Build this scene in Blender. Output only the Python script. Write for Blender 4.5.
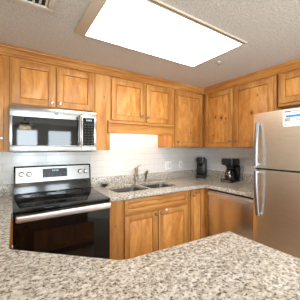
import bpy, bmesh, math, random
from mathutils import Vector, Matrix
random.seed(4)
PI = math.pi
for o in list(bpy.data.objects):
    bpy.data.objects.remove(o)
SC = bpy.context.scene
COL = SC.collection

# ------------------------------------------------------------------ camera, world, lights, exposure
cam_d = bpy.data.cameras.new('camera')
cam_d.sensor_width = 36.0
cam_d.lens = 25.0
cam_d.shift_y = -0.0078
cam_d.clip_start = 0.02
cam = bpy.data.objects.new('camera', cam_d)
COL.objects.link(cam)
cam.location = (-2.643, -2.447, 1.376)
cam.rotation_euler = (PI / 2, 0, -math.radians(33.01))
SC.camera = cam

world = bpy.data.worlds.new('world')
SC.world = world
world.use_nodes = True
bg = world.node_tree.nodes['Background']
bg.inputs['Color'].default_value = (0.80, 0.90, 1.0, 1)
bg.inputs['Strength'].default_value = 2.2

WIN = [(-2.62, -1.90), (-1.62, -0.72)]          # the two tall windows of the front wall (x ranges)
WIN_Z = (0.35, 2.06)
ROOM_Y = -7.0
CEIL = 2.222
for i, (x0, x1) in enumerate(WIN):
    ld = bpy.data.lights.new('daylight', 'AREA')
    ld.shape = 'RECTANGLE'
    ld.size = x1 - x0
    ld.size_y = WIN_Z[1] - WIN_Z[0]
    ld.energy = 108
    ld.color = (0.82, 0.92, 1.0)
    lo = bpy.data.objects.new('daylight', ld)
    COL.objects.link(lo)
    lo.location = ((x0 + x1) / 2, ROOM_Y - 0.16, sum(WIN_Z) / 2)
    lo.rotation_euler = (PI / 2, 0, 0)
FILL_DOOR = (-5.9, -2.8, 0.06, 2.08)                 # invented glazed door, added to let fill light in (y0, y1, z0, z1)
ld = bpy.data.lights.new('added_side_fill', 'AREA')  # added fill lamp outside the invented door, brightens the kitchen from behind left
ld.shape = 'RECTANGLE'
ld.size = FILL_DOOR[1] - FILL_DOOR[0]
ld.size_y = FILL_DOOR[3] - FILL_DOOR[2]
ld.energy = 180
ld.color = (0.86, 0.94, 1.0)
lo = bpy.data.objects.new('added_side_fill', ld)
COL.objects.link(lo)
lo.location = (-3.52, (FILL_DOOR[0] + FILL_DOOR[1]) / 2, (FILL_DOOR[2] + FILL_DOOR[3]) / 2)
lo.rotation_euler = (PI / 2, 0, -PI / 2)
LIGHT_PANEL = 8.5
UNDER_LIGHT = 27.0
SC.view_settings.view_transform = 'Standard'
SC.view_settings.look = 'None'
SC.view_settings.gamma = 1.0
SC.view_settings.use_curve_mapping = False
SC.view_settings.exposure = 0.0


# ------------------------------------------------------------------ helpers: materials
def lin(c):
    r = []
    for v in c:
        v /= 255.0
        r.append(v / 12.92 if v <= 0.04045 else ((v + 0.055) / 1.055) ** 2.4)
    return (r[0], r[1], r[2], 1.0)


class NT:
    def __init__(self, name):
        self.m = bpy.data.materials.new(name)
        self.m.use_nodes = True
        self.t = self.m.node_tree
        self.b = self.t.nodes['Principled BSDF']

    def n(self, typ, **kw):
        nd = self.t.nodes.new(typ)
        for k, v in kw.items():
            if k.startswith('i_'):
                nd.inputs[k[2:].replace('_', ' ')].default_value = v
            else:
                setattr(nd, k, v)
        return nd

    def l(self, a, b):
        self.t.links.new(a, b)

    def ramp(self, fac, stops):
        r = self.n('ShaderNodeValToRGB')
        e = r.color_ramp.elements
        while len(e) < len(stops):
            e.new(0.5)
        for k, (p, c) in enumerate(stops):
            e[k].position = p
            e[k].color = c
        self.l(fac, r.inputs['Fac'])
        return r.outputs['Color']

    def mix(self, fac, a, b, mode='MIX'):
        m = self.n('ShaderNodeMixRGB', blend_type=mode)
        for sock, v in (('Fac', fac), ('Color1', a), ('Color2', b)):
            if isinstance(v, (int, float)):
                m.inputs[sock].default_value = v
            elif isinstance(v, tuple):
                m.inputs[sock].default_value = v
            else:
                self.l(v, m.inputs[sock])
        return m.outputs['Color']

    def coords(self, scale=(1, 1, 1), rand=False, rot=(0, 0, 0)):
        tc = self.n('ShaderNodeTexCoord')
        out = tc.outputs['Object']
        if rand:
            oi = self.n('ShaderNodeObjectInfo')
            mu = self.n('ShaderNodeMath', operation='MULTIPLY')
            mu.inputs[1].default_value = 23.0
            self.l(oi.outputs['Random'], mu.inputs[0])
            ad = self.n('ShaderNodeVectorMath', operation='ADD')
            self.l(out, ad.inputs[0])
            self.l(mu.outputs[0], ad.inputs[1])
            out = ad.outputs[0]
        mp = self.n('ShaderNodeMapping')
        mp.inputs['Scale'].default_value = scale
        mp.inputs['Rotation'].default_value = rot
        self.l(out, mp.inputs['Vector'])
        return mp.outputs['Vector']

    def noise(self, vec, scale, detail=3, rough=0.5, dist=0.0):
        nz = self.n('ShaderNodeTexNoise')
        nz.inputs['Scale'].default_value = scale
        nz.inputs['Detail'].default_value = detail
        nz.inputs['Roughness'].default_value = rough
        nz.inputs['Distortion'].default_value = dist
        self.l(vec, nz.inputs['Vector'])
        return nz.outputs['Fac']

    def bump(self, h, strength, dist=0.002):
        bp = self.n('ShaderNodeBump')
        bp.inputs['Strength'].default_value = strength
        bp.inputs['Distance'].default_value = dist
        self.l(h, bp.inputs['Height'])
        self.l(bp.outputs['Normal'], self.b.inputs['Normal'])


def plain(name, rgb, rough=0.5, metal=0.0, coat=0.0, spec=0.5):
    t = NT(name)
    t.b.inputs['Base Color'].default_value = lin(rgb)
    t.b.inputs['Roughness'].default_value = rough
    t.b.inputs['Metallic'].default_value = metal
    t.b.inputs['Coat Weight'].default_value = coat
    t.b.inputs['Specular IOR Level'].default_value = spec
    return t.m


def wood(name, axis, knots=(), tone=1.0, veneer=False):
    """Knotty honey-stained wood; axis = the local axis the grain runs along."""
    t = NT(name)
    s = [1.0, 1.0, 1.0]
    s['xyz'.index(axis)] = 0.13
    v = t.coords(tuple(s), rand=True)
    if veneer:                                   # broad swirling figure of flat-sawn panels
        s[0] = s[1] = 0.9
        s['xyz'.index(axis)] = 0.24
        v = t.coords(tuple(s), rand=True)
    big = t.noise(v, 9.0 if veneer else 12.0, 4, 0.55, 1.9 if veneer else 0.8)
    fine = t.noise(v, 90.0, 4, 0.6, 0.4)
    s2 = [1.0, 1.0, 1.0]
    s2['xyz'.index(axis)] = 0.45
    patch = t.noise(t.coords(tuple(s2), rand=True), 5.0, 3, 0.55, 0.8)
    k = tone

    def c(r, g, b):
        return lin((r * k, g * k, b * k))
    base = t.ramp(big, [(0.30, c(172, 111, 52)), (0.46, c(191, 131, 67)), (0.58, c(204, 146, 80)), (0.75, c(216, 163, 97))])
    f = t.ramp(fine, [(0.38, (0.78, 0.73, 0.66, 1)), (0.62, (1.06, 1.06, 1.06, 1))])
    col = t.mix(0.5, base, f, 'MULTIPLY')
    p = t.ramp(patch, [(0.35, (0.88, 0.84, 0.78, 1)), (0.62, (1.04, 1.04, 1.06, 1))])
    col = t.mix(0.6, col, p, 'MULTIPLY')
    if knots:
        tc = t.n('ShaderNodeTexCoord')
        for (kx, kz, r) in knots:
            mp = t.n('ShaderNodeMapping')
            mp.inputs['Location'].default_value = (-kx, 0, -kz)
            t.l(tc.outputs['Object'], mp.inputs['Vector'])
            m2 = t.n('ShaderNodeMapping')
            m2.inputs['Scale'].default_value = (1, 0, 0.75)
            t.l(mp.outputs['Vector'], m2.inputs['Vector'])
            ln = t.n('ShaderNodeVectorMath', operation='LENGTH')
            t.l(m2.outputs['Vector'], ln.inputs[0])
            rp = t.ramp(ln.outputs['Value'], [(r * 0.35, (1, 1, 1, 1)), (r, (0.25, 0.25, 0.25, 1)), (r * 2.2, (0, 0, 0, 1))])
            col = t.mix(rp, col, c(92, 42, 14))
    t.l(col, t.b.inputs['Base Color'])
    t.b.inputs['Roughness'].default_value = 0.36
    t.b.inputs['Coat Weight'].default_value = 0.0
    t.b.inputs['Specular IOR Level'].default_value = 0.35
    t.b.inputs['Coat Roughness'].default_value = 0.3
    return t.m


def granite(name):
    t = NT(name)
    v = t.coords((1.0, 1.5, 1.0), rot=(0, 0, 0.55))
    v2 = t.coords((1.35, 1.0, 1.0), rot=(0, 0, 0.3))
    a = t.noise(v, 44, 4, 0.64, 0.5)
    b = t.noise(v2, 70, 4, 0.64, 0.4)
    d = t.noise(v, 88, 3, 0.62, 0.3)
    e = t.noise(v, 8, 3, 0.5, 0.5)
    base = t.ramp(a, [(0.35, lin((144, 136, 126))), (0.44, lin((181, 174, 162))), (0.54, lin((208, 203, 194))), (0.68, lin((228, 225, 220)))])
    tan = t.ramp(e, [(0.42, (0.93, 0.91, 0.87, 1)), (0.58, (1, 1, 1, 1))])
    col = t.mix(0.9, base, tan, 'MULTIPLY')
    f1 = t.ramp(b, [(0.375, (1, 1, 1, 1)), (0.44, (0, 0, 0, 1))])
    col = t.mix(f1, col, lin((126, 117, 111)))
    f2 = t.ramp(d, [(0.372, (1, 1, 1, 1)), (0.415, (0, 0, 0, 1))])
    col = t.mix(f2, col, lin((74, 68, 72)))
    f3 = t.ramp(b, [(0.60, (0, 0, 0, 1)), (0.66, (1, 1, 1, 1))])
    col = t.mix(f3, col, lin((226, 222, 213)))
    t.l(col, t.b.inputs['Base Color'])
    t.b.inputs['Roughness'].default_value = 0.22
    t.b.inputs['Specular IOR Level'].default_value = 0.4
    return t.m


def tiles(name):
    t = NT(name)
    v = t.coords()
    sep = t.n('ShaderNodeSeparateXYZ')
    t.l(v, sep.inputs[0])
    cb = t.n('ShaderNodeCombineXYZ')
    t.l(sep.outputs['X'], cb.inputs['X'])
    t.l(sep.outputs['Z'], cb.inputs['Y'])
    br = t.n('ShaderNodeTexBrick')
    br.offset = 0.5
    t.l(cb.outputs[0], br.inputs['Vector'])
    for k_, v_ in (('Scale', 1.0), ('Mortar Size', 0.0018), ('Mortar Smooth', 0.15), ('Brick Width', 0.1524), ('Row Height', 0.0762)):
        br.inputs[k_].default_value = v_
    br.inputs['Color1'].default_value = lin((230, 230, 229))
    br.inputs['Color2'].default_value = lin((226, 226, 225))
    br.inputs['Mortar'].default_value = lin((204, 202, 198))
    t.l(br.outputs['Color'], t.b.inputs['Base Color'])
    t.b.inputs['Roughness'].default_value = 0.16
    inv = t.n('ShaderNodeMath', operation='SUBTRACT')
    inv.inputs[0].default_value = 1.0
    t.l(br.outputs['Fac'], inv.inputs[1])
    t.bump(inv.outputs[0], 0.5, 0.002)
    return t.m


def popcorn(name, rgb):
    t = NT(name)
    v = t.coords()
    a = t.noise(v, 90, 3, 0.6)
    b = t.noise(v, 45, 2, 0.5)
    col = t.ramp(a, [(0.35, lin(tuple(x * 0.90 for x in rgb))), (0.65, lin(tuple(min(255, x * 1.04) for x in rgb)))])  # bump shading painted in: hollows darker, crests lighter
    t.l(col, t.b.inputs['Base Color'])
    t.b.inputs['Roughness'].default_value = 0.95
    h = t.mix(0.5, a, b)
    t.bump(h, 0.9, 0.012)
    return t.m


def brushed(name, rgb, rough=0.3, axis='z', aniso=0.0):
    t = NT(name)
    s = [1.0, 1.0, 1.0]
    s['xyz'.index(axis)] = 0.02
    v = t.coords(tuple(s))
    n1 = t.noise(v, 260, 2, 0.5)
    col = t.ramp(n1, [(0.3, lin(tuple(x * 0.95 for x in rgb))), (0.7, lin(rgb))])
    t.l(col, t.b.inputs['Base Color'])
    t.b.inputs['Metallic'].default_value = 1.0
    rr = t.n('ShaderNodeMapRange')
    rr.inputs['To Min'].default_value = rough * 0.9
    rr.inputs['To Max'].default_value = rough * 1.1
    t.l(n1, rr.inputs['Value'])
    t.l(rr.outputs[0], t.b.inputs['Roughness'])
    t.b.inputs['Anisotropic'].default_value = aniso
    return t.m


def floor_tile(name):
    t = NT(name)
    v = t.coords()
    br = t.n('ShaderNodeTexBrick')
    br.offset = 0.0
    t.l(v, br.inputs['Vector'])
    for k_, v_ in (('Scale', 1.0), ('Mortar Size', 0.004), ('Brick Width', 0.45), ('Row Height', 0.45)):
        br.inputs[k_].default_value = v_
    br.inputs['Color1'].default_value = lin((186, 168, 144))
    br.inputs['Color2'].default_value = lin((178, 160, 136))
    br.inputs['Mortar'].default_value = lin((140, 124, 104))
    n1 = t.noise(v, 6, 4, 0.6)
    c2 = t.mix(0.35, br.outputs['Color'], t.ramp(n1, [(0.3, (0.7, 0.66, 0.6, 1)), (0.7, (1, 1, 1, 1))]), 'MULTIPLY')
    t.l(c2, t.b.inputs['Base Color'])
    t.b.inputs['Roughness'].default_value = 0.45
    return t.m


def emit(name, rgb, strength):
    t = NT(name)
    t.b.inputs['Base Color'].default_value = lin(rgb)
    t.b.inputs['Emission Color'].default_value = lin(rgb)
    t.b.inputs['Emission Strength'].default_value = strength
    return t.m


def glass_pane(name, refl=0.08, tint=(1, 1, 1, 1)):
    m = bpy.data.materials.new(name)
    m.use_nodes = True
    nt = m.node_tree
    nt.nodes.clear()
    out = nt.nodes.new('ShaderNodeOutputMaterial')
    mx = nt.nodes.new('ShaderNodeMixShader')
    tr = nt.nodes.new('ShaderNodeBsdfTransparent')
    tr.inputs['Color'].default_value = tint
    gl = nt.nodes.new('ShaderNodeBsdfGlossy')
    gl.inputs['Roughness'].default_value = 0.02
    mx.inputs['Fac'].default_value = refl
    nt.links.new(tr.outputs[0], mx.inputs[1])
    nt.links.new(gl.outputs[0], mx.inputs[2])
    nt.links.new(mx.outputs[0], out.inputs['Surface'])
    return m


WV = wood('wood_grain_upright', 'z')
WP = wood('wood_grain_panel', 'z', tone=1.10, veneer=True)
WPH = wood('wood_grain_panel_level', 'x', tone=1.05, veneer=True)
WH = wood('wood_grain_level', 'x')
WD = wood('wood_grain_depth', 'y')
GRAN = granite('speckled_granite')
TILE = tiles('white_subway_tile')
CEILM = popcorn('popcorn_ceiling', (212, 207, 201))
PAINT = plain('wall_paint', (222, 216, 204), 0.8)
WHITE = plain('white_plastic', (235, 233, 228), 0.4)
WHITE_METAL = plain('white_enamel', (214, 207, 198), 0.5)
STEEL = brushed('brushed_steel', (184, 186, 188), 0.24, 'x')
STEEL_V = brushed('brushed_steel_upright', (206, 200, 192), 0.30, 'x')
FRIDGE_ST = brushed('fridge_steel', (240, 231, 216), 0.36, 'x')
DW_ST = brushed('dishwasher_steel', (228, 220, 216), 0.26, 'x')
CHROME = plain('satin_nickel', (156, 152, 146), 0.28, 1.0)
NICKEL = plain('brushed_nickel', (168, 160, 148), 0.30, 1.0)
HANDLE = plain('grey_handle_metal', (148, 152, 158), 0.36, 1.0)
BLACK_GL = plain('black_glass', (8, 8, 9), 0.04, 0.0, 0.0, 0.42)
BLACK = plain('black_plastic', (20, 20, 21), 0.35)
BLACK_MAT = plain('matte_black', (14, 14, 14), 0.6)
DARK = plain('dark_grey_metal', (58, 56, 54), 0.45, 0.4)
OVEN_WIN = plain('oven_window', (34, 26, 22), 0.05, 0.0, 0.3)
PALEKEY = plain('pale_key_print', (84, 86, 89), 0.5)
SINK_ST = brushed('sink_steel', (134, 131, 127), 0.5, 'x')


# ------------------------------------------------------------------ helpers: geometry
class MB:
    def __init__(self):
        self.bm = bmesh.new()

    def merge(self, b2):
        me = bpy.data.meshes.new('tmp')
        b2.to_mesh(me)
        self.bm.from_mesh(me)
        bpy.data.meshes.remove(me)
        b2.free()

    def box(self, x0, x1, y0, y1, z0, z1, bev=0.0, seg=2):
        b = bmesh.new()
        bmesh.ops.create_cube(b, size=1.0)
        for v in b.verts:
            v.co = Vector(((x0 + x1) / 2 + v.co.x * (x1 - x0), (y0 + y1) / 2 + v.co.y * (y1 - y0), (z0 + z1) / 2 + v.co.z * (z1 - z0)))
        if bev > 0:
            bmesh.ops.bevel(b, geom=b.edges[:], offset=bev, segments=seg, affect='EDGES', profile=0.5)
        self.merge(b)
        return self

    def cyl(self, p0, p1, r, r2=None, n=24, bev=0.0):
        p0, p1 = Vector(p0), Vector(p1)
        d = p1 - p0
        b = bmesh.new()
        bmesh.ops.create_cone(b, cap_ends=True, segments=n, radius1=r, radius2=r if r2 is None else r2, depth=d.length)
        if bev > 0:
            es = [e for e in b.edges if abs(e.verts[0].co.z - e.verts[1].co.z) < 1e-6]
            bmesh.ops.bevel(b, geom=es, offset=bev, segments=2, affect='EDGES')
        q = d.to_track_quat('Z', 'Y').to_matrix().to_4x4()
        bmesh.ops.transform(b, matrix=Matrix.Translation((p0 + p1) / 2) @ q, verts=b.verts[:])
        self.merge(b)
        return self

    def lathe(self, prof, origin=(0, 0, 0), axis=(0, 0, 1), n=28):
        """prof: list of (radius, height) along the axis."""
        b = bmesh.new()
        q = Vector(axis).to_track_quat('Z', 'Y')
        rings = []
        for r, h in prof:
            rings.append([b.verts.new(Vector(origin) + q @ Vector((r * math.cos(2 * PI * k / n), r * math.sin(2 * PI * k / n), h))) for k in range(n)])
        for a, c in zip(rings, rings[1:]):
            for k in range(n):
                b.faces.new((a[k], a[(k + 1) % n], c[(k + 1) % n], c[k]))
        b.faces.new(rings[0][::-1])
        b.faces.new(rings[-1])
        bmesh.ops.recalc_face_normals(b, faces=b.faces[:])
        self.merge(b)
        return self

    def prism(self, pts, z0, z1, bev=0.0):
        """pts: outline in xy, extruded along z."""
        b = bmesh.new()
        lo = [b.verts.new((x, y, z0)) for x, y in pts]
        hi = [b.verts.new((x, y, z1)) for x, y in pts]
        n = len(pts)
        b.faces.new(lo[::-1])
        b.faces.new(hi)
        for k in range(n):
            b.faces.new((lo[k], lo[(k + 1) % n], hi[(k + 1) % n], hi[k]))
        bmesh.ops.recalc_face_normals(b, faces=b.faces[:])
        if bev > 0:
            es = [e for e in b.edges if abs(e.verts[0].co.z - e.verts[1].co.z) < 1e-6]
            bmesh.ops.bevel(b, geom=es, offset=bev, segments=2, affect='EDGES')
        self.merge(b)
        return self

    def extr(self, pts, x0, x1):
        """pts: outline in yz, extruded along x."""
        b = bmesh.new()
        lo = [b.verts.new((x0, y, z)) for y, z in pts]
        hi = [b.verts.new((x1, y, z)) for y, z in pts]
        n = len(pts)
        b.faces.new(lo[::-1])
        b.faces.new(hi)
        for k in range(n):
            b.faces.new((lo[k], lo[(k + 1) % n], hi[(k + 1) % n], hi[k]))
        bmesh.ops.recalc_face_normals(b, faces=b.faces[:])
        self.merge(b)
        return self

    def tube(self, pts, r, n=12, flat=1.0, up=(0, 0, 1)):
        pts = [Vector(p) for p in pts]
        b = bmesh.new()
        rings = []
        for i, p in enumerate(pts):
            d = (pts[min(i + 1, len(pts) - 1)] - pts[max(i - 1, 0)]).normalized()
            u = Vector(up)
            s = d.cross(u)
            if s.length < 1e-3:
                s = d.cross(Vector((0, 1, 0)))
            s.normalize()
            w = s.cross(d).normalized()
            rr = r[i] if isinstance(r, (list, tuple)) else r
            rings.append([b.verts.new(p + s * rr * math.cos(2 * PI * k / n) + w * rr * flat * math.sin(2 * PI * k / n)) for k in range(n)])
        for a, c in zip(rings, rings[1:]):
            for k in range(n):
                b.faces.new((a[k], a[(k + 1) % n], c[(k + 1) % n], c[k]))
        b.faces.new(rings[0][::-1])
        b.faces.new(rings[-1])
        bmesh.ops.recalc_face_normals(b, faces=b.faces[:])
        self.merge(b)
        return self

    def build(self, name, mat, parent=None, smooth=True):
        me = bpy.data.meshes.new(name)
        self.bm.to_mesh(me)
        self.bm.free()
        me.materials.append(mat)
        o = bpy.data.objects.new(name, me)
        COL.objects.link(o)
        if parent is not None:
            o.parent = parent
        if smooth:
            for p in me.polygons:
                p.use_smooth = True
            try:
                me.set_sharp_from_angle(angle=math.radians(35))
            except Exception:
                pass
        return o


def thing(name, label, cat, loc=(0, 0, 0), rz=0.0, group=None):
    o = bpy.data.objects.new(name, None)
    o.empty_display_size = 0.1
    COL.objects.link(o)
    o.location = loc
    o.rotation_euler = (0, 0, rz)
    o['label'] = label
    o['category'] = cat
    if group:
        o['group'] = group
    return o


def tag(o, label, cat, group=None):
    o['label'] = label
    o['category'] = cat
    if group:
        o['group'] = group
    return o


def struct(o):
    o['kind'] = 'structure'
    return o


def slab(name, outline, holes, z0, z1, mat, parent=None, bev=0.006):
    """A flat slab with holes and softly rounded edges."""
    cu = bpy.data.curves.new(name, 'CURVE')
    cu.dimensions = '2D'
    cu.fill_mode = 'BOTH'
    cu.extrude = (z1 - z0) / 2 - bev
    cu.bevel_depth = bev
    cu.bevel_resolution = 2
    cu.offset = -bev
    for loop in [outline] + holes:
        sp = cu.splines.new('POLY')
        sp.points.add(len(loop) - 1)
        for p, (x, y) in zip(sp.points, loop):
            p.co = (x, y, 0, 1)
        sp.use_cyclic_u = True
    tmp = bpy.data.objects.new('tmp', cu)
    COL.objects.link(tmp)
    dg = bpy.context.evaluated_depsgraph_get()
    dg.update()
    me = bpy.data.meshes.new_from_object(tmp.evaluated_get(dg))
    bpy.data.objects.remove(tmp)
    bpy.data.curves.remove(cu)
    me.transform(Matrix.Translation((0, 0, (z0 + z1) / 2)))
    me.materials.clear()
    me.materials.append(mat)
    me.name = name
    o = bpy.data.objects.new(name, me)
    COL.objects.link(o)
    if parent:
        o.parent = parent
    return o


def rrect(x0, x1, y0, y1, r, n=6):
    pts = []
    for cx, cy, a0 in ((x1 - r, y1 - r, 0), (x0 + r, y1 - r, PI / 2), (x0 + r, y0 + r, PI), (x1 - r, y0 + r, 1.5 * PI)):
        for k in range(n + 1):
            a = a0 + PI / 2 * k / n
            pts.append((cx + r * math.cos(a), cy + r * math.sin(a)))
    return pts


def fillet(pts, radii, n=8):
    """Round the corners of a polygon."""
    out = []
    m = len(pts)
    for i in range(m):
        p = Vector(pts[i]); r = radii[i]
        if r <= 0:
            out.append(tuple(p)); continue
        a = (Vector(pts[i - 1]) - p).normalized()
        c = (Vector(pts[(i + 1) % m]) - p).normalized()
        half = a.angle(c) / 2
        d = r / math.tan(half)
        s, e = p + a * d, p + c * d
        cen = p + (a + c).normalized() * (r / math.sin(half))
        a0 = math.atan2(s.y - cen.y, s.x - cen.x)
        a1 = math.atan2(e.y - cen.y, e.x - cen.x)
        da = (a1 - a0 + PI) % (2 * PI) - PI
        for k in range(n + 1):
            t = a0 + da * k / n
            out.append((cen.x + r * math.cos(t), cen.y + r * math.sin(t)))
    return out


# ------------------------------------------------------------------ the room
XL, XR = -3.32, 0.0
m = MB(); m.box(XL - 0.1, XR + 0.1, ROOM_Y - 0.1, 0.1, -0.1, 0.0)
struct(m.build('floor', floor_tile('floor_tile')))
LP = (-2.278, -1.086, -1.476, -0.882)          # the light box opening in the ceiling
m = MB()
m.box(XL - 0.1, XR + 0.1, ROOM_Y - 0.1, 0.1, CEIL, CEIL + 0.1)
struct(m.build('ceiling', CEILM))

m = MB(); m.box(XL - 0.1, XR + 0.1, 0.0, 0.1, 0.0, CEIL)
wb = struct(m.build('wall_back', PAINT))
m = MB(); m.box(XR, XR + 0.1, ROOM_Y, -0.0005, 0.0, CEIL)
wr = struct(m.build('wall_right', PAINT))
m = MB()
m.box(XL - 0.1, XL, FILL_DOOR[1], -0.0005, 0.0, CEIL); m.box(XL - 0.1, XL, ROOM_Y, FILL_DOOR[0], 0.0, CEIL)
m.box(XL - 0.1, XL, FILL_DOOR[0], FILL_DOOR[1], 0.0, FILL_DOOR[2]); m.box(XL - 0.1, XL, FILL_DOOR[0], FILL_DOOR[1], FILL_DOOR[3], CEIL)
struct(m.build('wall_left', PAINT))
m = MB()
edges = [XL - 0.1] + [v for w in WIN for v in w] + [XR + 0.1]
m.box(XL - 0.1, XR + 0.1, ROOM_Y - 0.12, ROOM_Y, 0, WIN_Z[0])
m.box(XL - 0.1, XR + 0.1, ROOM_Y - 0.12, ROOM_Y, WIN_Z[1], CEIL)
for k in range(0, len(edges), 2):
    m.box(edges[k], edges[k + 1], ROOM_Y - 0.12, ROOM_Y, WIN_Z[0], WIN_Z[1])
struct(m.build('wall_front', PAINT))
GLASS = glass_pane('window_glass', 0.06)
for i, (x0, x1) in enumerate(WIN):
    m = MB()
    y0, y1 = ROOM_Y - 0.09, ROOM_Y - 0.03
    z0, z1 = WIN_Z
    m.box(x0, x0 + 0.05, y0, y1, z0, z1); m.box(x1 - 0.05, x1, y0, y1, z0, z1)
    m.box(x0 + 0.05, x1 - 0.05, y0, y1, z0, z0 + 0.05); m.box(x0 + 0.05, x1 - 0.05, y0, y1, z1 - 0.05, z1)
    w = struct(m.build('window_%d' % (i + 1), WHITE_METAL))
    m = MB(); m.box(x0 + 0.05, x1 - 0.05, ROOM_Y - 0.062, ROOM_Y - 0.056, z0 + 0.05, z1 - 0.05)
    m.build('pane', GLASS, w)
y0, y1, z0, z1 = FILL_DOOR
m = MB()
ym = (y0 + y1) / 2
for a, b in ((y0, y0 + 0.06), (ym - 0.04, ym + 0.04), (y1 - 0.06, y1)):
    m.box(XL - 0.08, XL - 0.03, a, b, z0, z1)
for a, b in ((z0, z0 + 0.06), (z1 - 0.06, z1)):
    m.box(XL - 0.079, XL - 0.031, y0 + 0.05, y1 - 0.05, a, b)
w = struct(m.build('added_glass_door', WHITE_METAL))  # frame of the added door that admits the fill light
for a, b in ((y0 + 0.06, ym - 0.04), (ym + 0.04, y1 - 0.06)):
    m = MB(); m.box(XL - 0.058, XL - 0.052, a, b, z0 + 0.06, z1 - 0.06)
    m.build('pane', GLASS, w)
m = MB(); m.box(XL - 0.03, XL - 0.005, ym - 0.02, ym + 0.01, 0.95, 1.15, 0.004); m.build('door_handle', CHROME, w)

# tiled strip of wall between worktop and wall cabinets
m = MB(); m.box(XL + 0.0005, XR - 0.0085, -0.008, -0.0003, 0.90, 1.76)
m.build('tile_backsplash', TILE, wb)
m = MB(); m.box(0.0, 1.36, -0.008, -0.0003, 0.90, 1.40)
t = m.build('tile_backsplash', TILE, wr)
t.rotation_euler = (0, 0, -PI / 2)

# crown moulding (profile in depth / height, mitred in the corner)
TOPZ = 2.145
prof = [(-0.300, TOPZ), (-0.345, TOPZ), (-0.345, TOPZ + 0.016), (-0.352, TOPZ + 0.022), (-0.357, TOPZ + 0.034), (-0.368, TOPZ + 0.048),
        (-0.382, TOPZ + 0.055), (-0.384, TOPZ + 0.0635), (-0.392, TOPZ + 0.066), (-0.392, CEIL - 0.001), (-0.300, CEIL - 0.001)]


def crown(name, along):
    b = MB()
    bm = b.bm
    n = len(prof)
    A, B = [], []
    for d, z in prof:
        if along == 'back':
            A.append(bm.verts.new((XL + 0.001, d, z))); B.append(bm.verts.new((d, d, z)))
        else:                                   # local x runs from the corner towards the room (world -y)
            A.append(bm.verts.new((-d, d, z))); B.append(bm.verts.new((2.45, d, z)))
    bm.faces.new(A[::-1]); bm.faces.new(B)
    for k in range(n):
        bm.faces.new((A[k], A[(k + 1) % n], B[(k + 1) % n], B[k]))
    bmesh.ops.recalc_face_normals(bm, faces=bm.faces[:])
    return struct(b.build(name, WH, None, smooth=False))


crown('trim_1', 'back')
o = crown('trim_2', 'right')
o.rotation_euler = (0, 0, -PI / 2)

# ------------------------------------------------------------------ cabinets
# local frame: x to the right as seen from the front, y = 0 at the wall, negative towards the room, z up from the base


def knob(x, z, y, parent, mat=None):
    m = MB()
    m.lathe([(0.0075, 0.0), (0.0065, 0.010), (0.013, 0.016), (0.0155, 0.021), (0.013, 0.026), (0.004, 0.028)], (x, y, z), (0, -1, 0), 20)
    return m.build('knob', mat or CHROME, parent)


def shaker(name, x0, x1, z0, z1, yf, parent, kn=None, knots=None, sw=0.058, panel_mat=None):
    """Framed door or drawer front; yf = plane of the face frame; the front stands 20 mm before it."""
    m = MB()
    yb, yt = yf - 0.001, yf - 0.021
    e = 0.003
    m.box(x0, x0 + sw, yt, yb, z0, z1, e)
    m.box(x1 - sw, x1, yt, yb, z0, z1, e)
    m.box(x0 + sw - 0.001, x1 - sw + 0.001, yt + 0.0005, yb, z0, z0 + sw, e)
    m.box(x0 + sw - 0.001, x1 - sw + 0.001, yt + 0.0005, yb, z1 - sw, z1, e)
    m.box(x0 + sw - 0.002, x1 - sw + 0.002, yb - 0.003, yb, z0 + sw - 0.002, z1 - sw + 0.002)
    d = m.build(name, WV if (z1 - z0) > 0.2 else WH, parent)
    m = MB()
    g = 0.0042
    m.box(x0 + sw + g, x1 - sw - g, yt + 0.007, yb - 0.0032, z0 + sw + g, z1 - sw - g, 0.002)
    pm = panel_mat or (WP if (z1 - z0) > 0.2 else WPH)
    if knots:
        pm = wood('wood_grain_knotty', 'z', knots, 1.06, True)
    m.build('panel', pm, d)
    if kn:
        knob(kn[0], kn[1], yt + 0.001, d)
    return d


def uprights(root, spans, ya, yb_, za, zb, mat=None):
    for a, b in spans:
        m = MB(); m.box(a, b, ya, yb_, za, zb, 0.0015, 1); m.build('stile', mat or WV, root)


def rails_(root, spans, ya, yb_):
    for a, b, c_, d_ in spans:
        m = MB(); m.box(a, b, ya, yb_, c_, d_, 0.001, 1); m.build('rail', WH, root)


def carcass(root, W, D, H, stiles, rails, z0=0.0, hollow=True):
    """Box with side panels, top, bottom and back, plus a face frame of stiles (x0,x1) and rails (x0,x1,z0,z1)."""
    m = MB()
    t = 0.018
    yb, yf = -0.010, -(D - 0.019)
    m.box(0, t, yf, yb, z0, H); m.box(W - t, W, yf, yb, z0, H)
    m.box(t, W - t, yf, yb, z0, z0 + t); m.box(t, W - t, yf, yb, H - t, H)
    m.box(t, W - t, yb - 0.008, yb, z0 + t, H - t)
    body = m.build('body', WV, root)
    uprights(root, stiles, -D, yf - 0.0002, z0, H)
    rails_(root, rails, -D + 0.0003, yf - 0.0002)
    return body


UD = 0.325      # depth of the wall cabinets to the face frame
TOP = TOPZ + 0.004
G_UP = 'wooden wall cabinets'
# far left, only its right edge shows
x0 = XL + 0.01
c = thing('wall_cabinet', 'wooden wall cabinet at the left edge of the photo, left of the microwave', 'cabinet', (x0, 0, 1.34), 0)
W = -2.679 - x0
carcass(c, W, UD, TOP - 1.34, [(0, 0.05), (W - 0.065, W)], [(0.05, W - 0.065, 0, 0.045), (0.05, W - 0.065, TOP - 1.34 - 0.05, TOP - 1.34)])
shaker('door', 0.03, W - 0.040, 0.02, TOP - 1.34 - 0.025, -UD, c, (W - 0.058, 0.115))

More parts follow.
